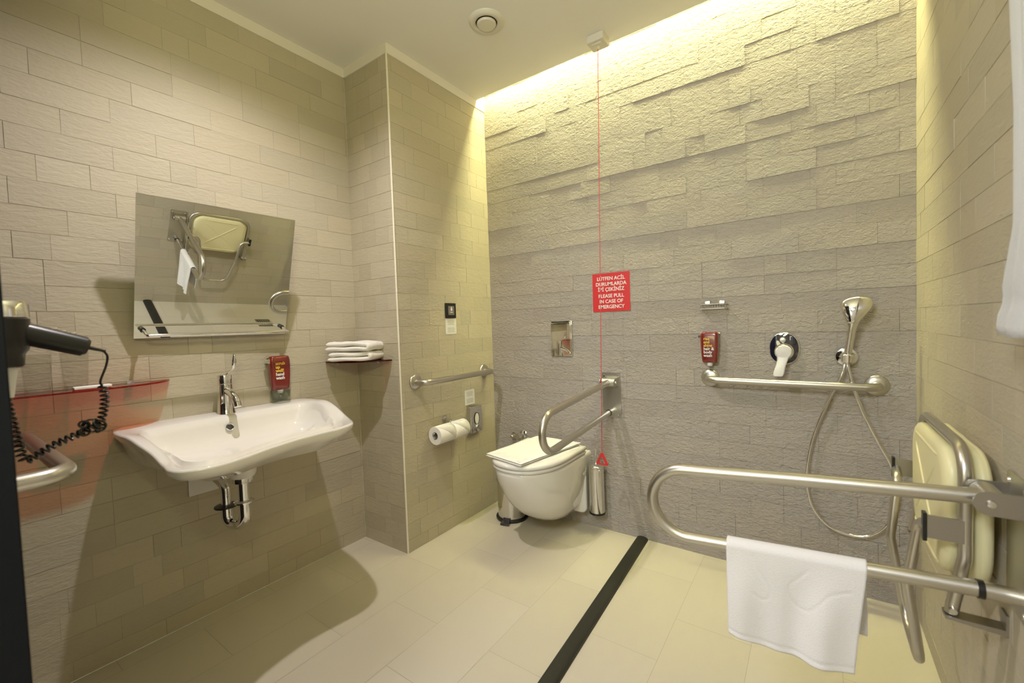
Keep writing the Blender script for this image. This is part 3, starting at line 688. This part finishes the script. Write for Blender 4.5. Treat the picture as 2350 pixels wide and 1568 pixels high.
rings = [[V((px_-.034+u, py_-.009, v)) for u, v in o_], [V((px_-.034+u, py_-.001, v)) for u, v in o_], [V((px_-.034+u, py_-.001, v)) for u, v in i_], [V((px_-.034+u, py_-.009, v)) for u, v in i_], [V((px_-.034+u, py_-.009, v)) for u, v in o_]]
rings_mesh(bm, rings, False, False); obj('pull_triangle', bm, 'red', t, smooth=False)
text('tag_lettering', 'SOS', .010, 'ink', t, (px_, py_-.0095, .449), (1, 0, 0), (0, 0, 1)) if False else None

# exhaust valve on ceiling
vx, vy = .817, 1.362
t = thing('exhaust_vent', 'round white exhaust valve set in the ceiling', 'vent', (vx, vy, HCEIL))
bm = B(); lathe(bm, (vx, vy, HCEIL), (0, 0, -1), [(.081, 0), (.079, .004), (.070, .012), (.058, .014), (.050, .010), (.049, .0)], 56, caps=False); obj('outer_ring', bm, 'offwhite', t)
bm = B(); lathe(bm, (vx, vy, HCEIL-.001), (0, 0, -1), [(.0495, 0), (.0495, .001)], 48); obj('dark_gap', bm, 'dark', t)
bm = B(); lathe(bm, (vx, vy, HCEIL-.004), (0, 0, -1), [(.030, 0), (.043, .006), (.043, .012), (.040, .016), (.001, .018)], 48); obj('centre_disc', bm, 'offwhite', t)

# wire soap basket
t = thing('soap_basket', 'small chrome wire soap basket on the back wall above the body wash pouch', 'soap basket', (1.642, D, 1.19))
bm = B(); x0, x1_, zb, zt, dp = 1.592, 1.700, 1.176, 1.196, .060
def yb(d): return D-.006-d
for z in (zb, zt): tube(bm, fillet([(x0+.03, yb(0), z), (x0, yb(0), z), (x0, yb(dp), z), (x1_, yb(dp), z), (x1_, yb(0), z), (x0+.03, yb(0), z)], .006, 3), .0024 if z == zt else .0028, 8)
for k in range(10):
    x = x0+(x1_-x0)*(k+.5)/10; tube(bm, [(x, yb(0), zt), (x, yb(0), zb), (x, yb(dp), zb), (x, yb(dp), zt)], .0012, 6)
obj('wire_basket', bm, 'chrome', t)
for xa in (x0+.012, x1_-.035): bm = B(); box2(bm, (xa, D-.010, zt-.004), (xa+.023, D, zt+.016)); obj('wall_clip', bm, 'chrome', t, bevel=.002)

# shower mixer
mx_, mz_ = 1.914, .993
t = thing('shower_mixer', 'round chrome shower mixer with a drooping chrome lever, its bright reflection painted white, on the back wall', 'shower mixer', (mx_, D, mz_))
bm = B(); out = [(.056*math.copysign(abs(math.cos(a))**.9, math.cos(a)), .070*math.copysign(abs(math.sin(a))**.9, math.sin(a))) for a in [2*PI*k/48 for k in range(48)]]
R_ = []
for s, d in ((1, 0), (1, .004), (.965, .010), (.93, .0115)): R_.append([bw(mx_+u*s, mz_+v*s, d) for u, v in out])
rings_mesh(bm, R_); obj('rosette', bm, 'chrome', t)
bm = B(); rings_mesh(bm, [[bw(mx_+u*s, mz_+v*s, d) for u, v in out] for s, d in ((.92, .0110), (.92, .0125), (.90, .0130))]); obj('black_face', bm, 'blackgloss', t)
bm = B(); lathe(bm, bw(mx_-.004, mz_+.037, .012), NB, [(.013, 0), (.013, .012), (.010, .017), (.001, .018)], 28); obj('diverter_button', bm, 'satin', t)
bm = B(); lathe(bm, bw(mx_, mz_-.012, .012), NB, [(.035, 0), (.035, .010), (.032, .012), (.032, .034), (.028, .040), (.001, .041)], 40); obj('cartridge_sleeve', bm, 'chrome', t)
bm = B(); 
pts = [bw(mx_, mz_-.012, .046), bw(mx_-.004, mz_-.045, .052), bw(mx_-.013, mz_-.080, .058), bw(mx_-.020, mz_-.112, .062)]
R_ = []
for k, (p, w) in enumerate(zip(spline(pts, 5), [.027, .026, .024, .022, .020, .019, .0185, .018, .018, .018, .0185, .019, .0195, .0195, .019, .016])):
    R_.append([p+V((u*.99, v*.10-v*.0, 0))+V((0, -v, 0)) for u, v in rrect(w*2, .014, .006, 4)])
rings_mesh(bm, R_); lathe(bm, bw(mx_, mz_-.012, .036), NB, [(.030, 0), (.030, .014), (.026, .020), (.001, .022)], 32); obj('lever', bm, M['white'], t)  # chrome lever given white plastic, its bright reflection put into the colour
bm = B(); box(bm, bw(mx_+.022, mz_+.044, .0128), (.002, .002, .016)); box(bm, bw(mx_+.025, mz_+.051, .0128), (.006, .002, .002)); obj('mixer_mark', bm, 'ink', t, smooth=False)

# shower outlet / holder
hx, hz_ = 2.122, .962
t = thing('shower_holder', 'round chrome wall holder with the handshower resting in it', 'shower holder', (hx, D, hz_))
bm = B(); lathe(bm, bw(hx, hz_, 0), NB, [(.039, 0), (.039, .005), (.034, .012), (.022, .015), (.018, .018), (.016, .036)], 40); obj('wall_outlet', bm, 'chrome', t)
bm = B(); lathe(bm, bw(hx+.002, hz_-.016, .050), (.03, -.25, 1), [(.017, 0), (.0205, .002), (.0215, .030), (.019, .033), (.0150, .034)], 32); obj('cone_socket', bm, 'chrome', t)
# handshower
t = thing('handshower', 'chrome handshower standing upright in its wall holder above the grab rail', 'handshower', bw(hx+.003, hz_+.02, .05))
st = [(-.012, 0, .0500, .0100, .0100), (.02, .003, .056, .0120, .0120), (.06, .007, .066, .0132, .0135), (.10, .011, .076, .0145, .0150), (.125, .014, .081, .0175, .0165), (.145, .017, .084, .0240, .0180),
      (.165, .021, .084, .0345, .0195), (.185, .025, .082, .0445, .0210), (.205, .028, .078, .0480, .0200), (.222, .030, .073, .0430, .0175), (.234, .031, .068, .0270, .0110), (.239, .031, .065, .0060, .0030)]
sp_ = spline([V((a, b, c)) for a, b, c, d, e in st], 3); sq = spline([V((d, e, 0)) for a, b, c, d, e in st], 3)
R_ = [[bw(hx+p.y, hz_+p.x, p.z)+V((q.x*math.cos(2*PI*k/32), -q.y*math.sin(2*PI*k/32), 0)) for k in range(32)] for p, q in zip(sp_, sq)]
bm = B(); rings_mesh(bm, R_[:14]); obj('handle', bm, 'chrome', t, angle=80)
bm = B(); rings_mesh(bm, R_[13:]); obj('spray_head', bm, 'chrome', t, angle=80)
bm = B(); lathe(bm, bw(hx+.027, hz_+.196, .068), (0, 1, -.25), [(.036, 0), (.036, .008), (.030, .010), (.001, .010)], 32); obj('spray_face', bm, 'greymetal', t)
bm = B(); hose = spline([bw(hx-.004, hz_-.010, .034), bw(hx-.016, .895, .045), bw(2.062, .785, .040), bw(2.010, .620, .030), bw(1.990, .470, .030), bw(2.004, .355, .032), bw(2.050, .285, .036), bw(2.115, .258, .040), bw(2.185, .268, .042), bw(2.240, .325, .042), bw(2.268, .420, .042), bw(2.256, .540, .045), bw(2.215, .640, .050), bw(2.172, .745, .056), bw(2.140, .850, .058), bw(2.124, .925, .055), bw(hx+.001, hz_-.014, .050)], 28)
L_ = 0; rd = []
for i, p in enumerate(hose): rd.append(.0062 if i % 2 else .0072)
tube(bm, hose, .007, 12, radii=rd); tag(obj('shower_hose', bm, 'chrome', angle=80), 'ribbed metal shower hose hanging in a long loop from the wall holder', 'shower hose')

# ------------------------------------------------------------------ folding shower seat on the right wall
SY0, SY1, SX = 1.012, 1.428, 2.268
sc_ = (SY0+SY1)/2
t = thing('shower_chair', 'cream plastic shower seat folded up on a steel frame on the right wall', 'shower seat', (WD, sc_, .38))
def pad(yc_, zc, w, h, x, th, r, bm, arch=0.):
    o = rrect(w, h, r, 8); R_ = []
    for s, d in ((.84, 0), (.93, .002), (.985, .008), (1, .013), (1, th-.008), (.97, th-.002), (.90, th)):
        R_.append([V((x+d, yc_+u*s, zc+v*s+(arch*(1-(abs(u)/(w/2))**2)*-1 if v < 0 else 0))) for u, v in o])
    rings_mesh(bm, R_)
bm = B(); pad(sc_, .700, .375, .265, SX-.028, .030, .070, bm, arch=.035); sp0 = obj('seat_pad', bm, 'cream', t, angle=60)
bm = B(); xr = SX-.0285
for a, c in (((sc_-.115, .785), (sc_+.115, .60)), ((sc_+.115, .785), (sc_-.115, .60)), ((sc_-.125, .808), (sc_+.125, .808)), ((sc_-.13, .568), (sc_+.13, .568))):
    PP = [(xr+(.005 if q in (0, 12) else .0022), a[0]+(c[0]-a[0])*q/12, a[1]+(c[1]-a[1])*q/12) for q in range(13)]
    tube(bm, PP, .0045, 10)
obj('moulded_ribs', bm, 'cream', sp0)
bm = B(); pad(sc_, .690, .420, .285, SX+.014, .030, .085, bm, arch=.03); obj('back_pad', bm, 'cream', t, angle=60)
bm = B(); xf = SX
tube(bm, fillet([(xf-.020, SY0, .498), (xf, SY0, .62), (xf, SY0, .846), (xf, SY1, .846), (xf, SY1, .62), (xf-.020, SY1, .498)], [.05, .065, .065, .05], 10), .0115, 16); obj('frame_tube', bm, 'steel', t)
xl = SX-.056
bm = B(); tube(bm, fillet([(xl, SY0-.006, .672), (xl-.004, SY0+.055, .665), (xl-.022, SY0+.080, .50), (xl+.008, SY0+.115, .285), (xl+.008, SY1-.115, .285), (xl-.022, SY1-.080, .50), (xl-.004, SY1-.055, .665), (xl, SY1+.006, .672)], [.04, .05, .06, .06, .06, .06, .05], 8), .0105, 16); obj('folding_leg', bm, 'steel', t)
for y in (SY0-.008, SY1+.008):
    bm = B(); box2(bm, (xl-.004, y-.003, .652), (xf+.004, y+.003, .700)); obj('hinge_plate', bm, 'greymetal', t, smooth=False)
    bm = B(); box2(bm, (xl-.010, y-.009, .646), (xl-.003, y+.009, .706)); obj('black_stop', bm, 'black', t, bevel=.001)
def chan(name, pts, y, m):
    bm = B(); prism(bm, pts, lambda u, v, k: V((u, y-.017+.034*k, v))); return obj(name, bm, m, t, smooth=False)
for y in (SY0, SY1):
    z = .508; chan('wall_bracket', [(WD, z-.024), (WD, z+.018), (WD-.005, z+.018), (WD-.005, z-.012), (WD-.090, z-.012), (WD-.090, z-.018)], y, 'greymetal')
    bm = B(); cyl(bm, (WD-.079, y-.021, z+.002), (WD-.079, y+.021, z+.002), .006, n=16); obj('pivot_bolt', bm, 'chrome', t)

# ------------------------------------------------------------------ towels hanging
def barz(x):  # lower tube height of the right support bar at x
    f = (WD-x); return .592-.036*min(1, f/.57)
bm = B(); x0, x1_ = 1.834, 2.106; yb_ = .95; r = .0165; nx = 72
prof = []   # (y offset from the bar, z offset) over the bar: front to back
front = .222; back = .165
NS = 64
for k in range(NS+1): prof.append(('f', -front+front*k/NS))
for k in range(1, 12): prof.append(('a', PI*k/12))
for k in range(23): prof.append(('b', -back*k/22))
G = []
def seg_d(px, py, pts):
    best = 9
    for i in range(len(pts)-1):
        ax_, ay_ = pts[i]; bx_, by_ = pts[i+1]; dx, dy = bx_-ax_, by_-ay_; q = max(0, min(1, ((px-ax_)*dx+(py-ay_)*dy)/(dx*dx+dy*dy))); d = math.hypot(px-ax_-q*dx, py-ay_-q*dy); best = min(best, d)
    return best
W_ = x1_-x0
w1 = [(p.x, p.y) for p in spline([(.21, -.012, 0), (.23, -.035, 0), (.29, -.062, 0), (.33, -.085, 0), (.32, -.105, 0), (.26, -.112, 0), (.20, -.100, 0)], 6)]
w2 = [(p.x, p.y) for p in spline([(.62, -.022, 0), (.55, -.045, 0), (.49, -.065, 0), (.49, -.088, 0), (.56, -.108, 0), (.66, -.108, 0), (.73, -.085, 0), (.80, -.062, 0), (.92, -.050, 0)], 6)]
for kind, q in prof:
    row = []
    for i in range(nx+1):
        u = i/nx; x = x0+W_*u; zb_ = barz(x)
        if kind == 'f':
            d = -q; amp = smooth(d/.15)
            y = yb_-r-.003-.012*amp*math.sin(u*9+.6)*(.5+.5*u)-.004*amp*math.sin(u*19)
            z = zb_+q*(1+.07*(u-.2)+.05*math.sin(u*3))+.002
            xx = x+.006*amp*math.sin(u*6)-.020*(d/.2)*(u)+.002*(d/.2)
            rd_ = min(seg_d(u*W_, q, [(a*W_, b) for a, b in w1]), seg_d(u*W_, q, [(a*W_, b) for a, b in w2])); y -= -.0016*math.exp(-(rd_/.0022)**2)
            if d > front-.014 and d < front-.010: y += .0012
        elif kind == 'a':
            y = yb_-(r+.003)*math.cos(q); z = zb_+(r+.002)*math.sin(q); xx = x
        else:
            d = -q; amp = smooth(d/.12)
            y = yb_+r+.003+.010*amp*math.sin(u*8+1)+.004*amp; z = zb_+q; xx = x+.004*amp
        row.append(bm.verts.new((xx, y, z)))
    G.append(row)
for a in range(len(G)-1):
    for i in range(nx): bm.faces.new((G[a][i], G[a][i+1], G[a+1][i+1], G[a+1][i]))
o = obj('hand_towel', bm, 'towel', angle=180); md = o.modifiers.new('Solidify', 'SOLIDIFY'); md.thickness = .0045; md.offset = -1
tag(o, 'white terry towel draped over the lower tube of the right-hand support bar', 'towel')
# large towel near the doorway on the right wall
bm = B(); G = []
def edge_y(z):
    pts = [(1.085, .876), (1.10, .882), (1.145, .862), (1.26, .800), (1.44, .795), (1.62, .812), (2.1, .83)]
    for (za, ya), (zb2, yb2) in zip(pts, pts[1:]):
        if z <= zb2: return ya+(yb2-ya)*max(0, (z-za)/(zb2-za))
    return pts[-1][1]
for j in range(61):
    z = 1.088+(2.05-1.088)*j/60; row = []
    for i in range(41):
        u = i/40; ye = edge_y(z); y = ye-(ye-.42)*u
        xx = 2.282+.012*math.sin(u*14+.3*z)*min(1, u*4)+.006*math.sin(u*31+z*2)
        if j in (3, 4): xx += .003
        row.append(bm.verts.new((xx, y, z-.006*u)))
    G.append(row)
for a in range(60):
    for i in range(40): bm.faces.new((G[a][i], G[a][i+1], G[a+1][i+1], G[a+1][i]))
o = obj('bath_towel', bm, 'shadedtowel', angle=180); md = o.modifiers.new('Solidify', 'SOLIDIFY'); md.thickness = .008
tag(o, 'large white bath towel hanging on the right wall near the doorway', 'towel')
t = thing('towel_hook_bar', 'steel towel bar on the right wall holding the large bath towel', 'towel bar', (WD, .63, 2.06))
bm = B(); tube(bm, fillet([(WD, .43, 2.058), (2.284, .43, 2.058), (2.284, .83, 2.058), (WD, .83, 2.058)], .015, 5), .008, 14); obj('towel_rod', bm, 'steel', t)

# ------------------------------------------------------------------ threshold and drain
bm = B(); hw, hh = .029, .017
def prof_ring(p, d, ext=0):
    nrm_ = V((d.y, -d.x, 0)); out = []
    for k in range(13):
        a = PI*k/12; out.append(p+nrm_*(hw*math.cos(a))+V((0, 0, .0005+hh*math.sin(a)**.7)))
    return out
pts = [V((1.285, D-.008, 0)), V((1.330, .822, 0)), V((WD-.002, .822, 0))]
d1 = (pts[1]-pts[0]).normalized(); d2 = (pts[2]-pts[1]).normalized(); dm = (d1+d2).normalized()
def ring(p, d, sc=1): 
    nrm_ = V((d.y, -d.x, 0)); return [p+nrm_*(hw*sc*math.cos(PI*k/12))+V((0, 0, .0005+hh*math.sin(PI*k/12)**.7)) for k in range(13)]
rings_mesh(bm, [ring(pts[0], d1), ring(pts[1], dm, 1/dm.dot(d1)), ring(pts[2], d2)])
tag(obj('shower_threshold', bm, 'blackmatte', angle=70), 'black rounded rubber threshold strip across the floor, bordering the shower area', 'threshold')
t = thing('floor_drain', 'square steel floor drain in the shower area behind the hanging towel', 'drain', (1.98, 1.60, 0))
bm = B(); prism(bm, rrect(.125, .125, .004), lambda u, v, k: V((1.98+u, 1.60+v, .0002+.003*k))); obj('drain_frame', bm, 'greymetal', t, smooth=False)
for k in range(6): bm = B(); box(bm, (1.98, 1.60-.045+.018*k, .0036), (.095, .007, .0008)); obj('drain_slot', bm, 'dark', t, smooth=False)

# ------------------------------------------------------------------ hair dryer
HX = .80
t = thing('hair_dryer', 'black hair dryer with chrome end hanging sideways from its holder beside the door', 'hair dryer', (HX, -.11, 1.10))
bm = B(); bc = (HX, -.118); lathe(bm, (bc[0], bc[1], 1.085), (.0, .02, 1), [(.020, 0), (.024, .003), (.025, .024), (.031, .034), (.033, .060), (.033, .090)], 40); obj('barrel', bm, 'black', t)
bm = B(); lathe(bm, (bc[0], bc[1]+.0018, 1.176), (0, .02, 1), [(.031, 0), (.033, .002), (.032, .026), (.028, .031), (.001, .032)], 40); obj('chrome_end', bm, 'chrome', t)
bm = B(); h0 = V((HX, -.100, 1.150)); h1 = V((HX+.0, -.013, 1.118)); tube(bm, spline([h0, h0.lerp(h1, .35)+V((0, 0, -.000)), h0.lerp(h1, .7), h1], 6), .016, 20, radii=[.0215-.0015*k/18 for k in range(19)]); hd = obj('handle', bm, 'black', t)
bm = B(); dh = (h1-h0).normalized(); up = V((0, -dh.z, dh.y)); 
bm.free()
for q in (.45, .6, .75): bm = B(); box(bm, h0.lerp(h1, q)+up*.0195+V((.004, 0, 0)), (.008, .008, .005)); obj('switch', bm, 'greymetal', hd, bevel=.001)
bm = B(); cyl(bm, h1-dh*.002, h1+dh*.006, .0195, .015); cyl(bm, h1, h1+dh*.034, .0045, .003, 16); obj('strain_relief', bm, 'blackmatte', t)
c0 = h1+dh*.030; lead = spline([c0, c0+V((0, .006, -.012)), (HX, .018, 1.075), (HX, .008, 1.045), (HX, .010, 1.035)], 8)
bm = B(); tube(bm, lead, .0022, 8)
path = spline([(HX, .010, 1.035), (HX, .013, 1.010), (HX, .010, .985), (HX, .004, .962), (HX, -.010, .950), (HX, -.040, .938), (HX, -.065, .928), (HX, -.090, .913), (HX, -.103, .908), (HX, -.108, .925), (HX, -.114, .970), (HX, -.120, 1.02), (HX, -.124, 1.07)], 40)
L_ = [0]
for a, c in zip(path, path[1:]): L_.append(L_[-1]+(c-a).length)
tot = L_[-1]; pitch = .0092; NT = int(tot/pitch*14); hel = []; j = 0
for i in range(NT+1):
    s = tot*i/NT
    while j < len(L_)-2 and L_[j+1] < s: j += 1
    f = (s-L_[j])/max(1e-9, L_[j+1]-L_[j]); p = path[j].lerp(path[j+1], f); tg = (path[min(j+2, len(path)-1)]-path[max(j-1, 0)]).normalized()
    a1 = V((1, 0, 0)); b1 = tg.cross(a1).normalized(); ph = 2*PI*s/pitch; rc = .0062
    hel.append(p+a1*rc*math.cos(ph)+b1*rc*math.sin(ph))
tube(bm, hel, .0022, 7)
# tangled part of the coil
tang = []
for i in range(260):
    a = i/259*2*PI*9; tang.append(V((HX+.009*math.sin(a*.37), -.010+.014*math.sin(a*.21)+.006*math.cos(a), .953+.009*math.cos(a*.29)+.006*math.sin(a))))
tube(bm, tang, .0022, 7)
obj('coiled_cord', bm, 'black', t)
t = thing('dryer_holder', 'slim silver wall holder below the hair dryer barrel at the black door jamb', 'holder', (HX, YR, 1.06))
bm = B(); box2(bm, (HX-.022, YR, 1.00), (HX+.022, YR+.012, 1.10)); obj('wall_plate', bm, 'black', t, bevel=.002)
bm = B(); cyl(bm, (HX, -.119, 1.030), (HX, -.1165, 1.083), .0085, .0135); obj('cradle_tube', bm, 'white', t)
bm = B(); tube(bm, [(HX, YR+.010, 1.050), (HX, -.128, 1.050)], .007, 16); obj('cradle_arm', bm, 'satin', t)

# ------------------------------------------------------------------ lights
def spot(name, loc, tgt, power, color, size, blend, rad):
    l = bpy.data.lights.new(name, 'SPOT'); l.energy = power; l.color = color; l.spot_size = math.radians(size); l.spot_blend = blend; l.shadow_soft_size = rad
    o = bpy.data.objects.new(name, l); o.location = loc; o.rotation_euler = (V(tgt)-V(loc)).to_track_quat('-Z', 'Y').to_euler(); col.objects.link(o); return o
spot('downlight', (.68, .50, 2.49), (.68, .50, 0), 78, (1, .90, .87), 142, 1.0, .022)
def area(name, loc, tgt, size, power, color):
    l = bpy.data.lights.new(name, 'AREA'); l.shape = 'DISK'; l.size = size; l.energy = power; l.color = color
    o = bpy.data.objects.new(name, l); o.location = loc; o.rotation_euler = (V(tgt)-V(loc)).to_track_quat('-Z', 'Y').to_euler(); col.objects.link(o)
area('added_fill_cool', (1.45, -1.15, 2.2), (1.7, .7, .5), .5, 26, (.86, .91, 1.0))  # added cool fill from behind the camera, no fixture there
area('added_fill_low', (1.3, -.75, 1.2), (.2, .8, .2), .5, 4.5, (1, .90, .45))  # added yellow fill to lift the shadow under the washbasin
area('added_fill_up', (1.9, -.35, 1.75), (1.2, .5, 2.5), .3, 11, (1, .94, .40))  # added upward fill, unseen, to brighten the ceiling
w = bpy.data.worlds.new('world'); bpy.context.scene.world = w; w.use_nodes = True
w.node_tree.nodes['Background'].inputs[0].default_value = (1, .95, .56, 1); w.node_tree.nodes['Background'].inputs[1].default_value = .25

# ------------------------------------------------------------------ camera
cam = bpy.data.cameras.new('camera'); co = bpy.data.objects.new('camera', cam); col.objects.link(co)
f_px, pitch_, yaw_, roll_ = 981.783, -.0376438, .6140809, -.0343917
cam.sensor_width = 36; cam.lens = f_px/2350*36; cam.clip_start = .02
co.location = (2.01523, -.22315, 1.131)
co.rotation_euler = (Matrix.Rotation(yaw_, 3, 'Z') @ Matrix.Rotation(PI/2+pitch_, 3, 'X') @ Matrix.Rotation(roll_, 3, 'Z')).to_euler()
cam.dof.use_dof = True; cam.dof.focus_distance = 2.2; cam.dof.aperture_fstop = 3.2
bpy.context.scene.camera = co
sc = bpy.context.scene
sc.view_settings.view_transform = 'Standard'; sc.view_settings.look = 'None'; sc.view_settings.exposure = .14; sc.view_settings.gamma = 1.17
sc.cycles.max_bounces = 12; sc.cycles.diffuse_bounces = 6; sc.cycles.glossy_bounces = 6; sc.cycles.transparent_max_bounces = 12
sc.cycles.caustics_reflective = False; sc.cycles.caustics_refractive = False; sc.cycles.sample_clamp_indirect = 4
for o in col.objects:
    if '_org' in o: del o['_org']
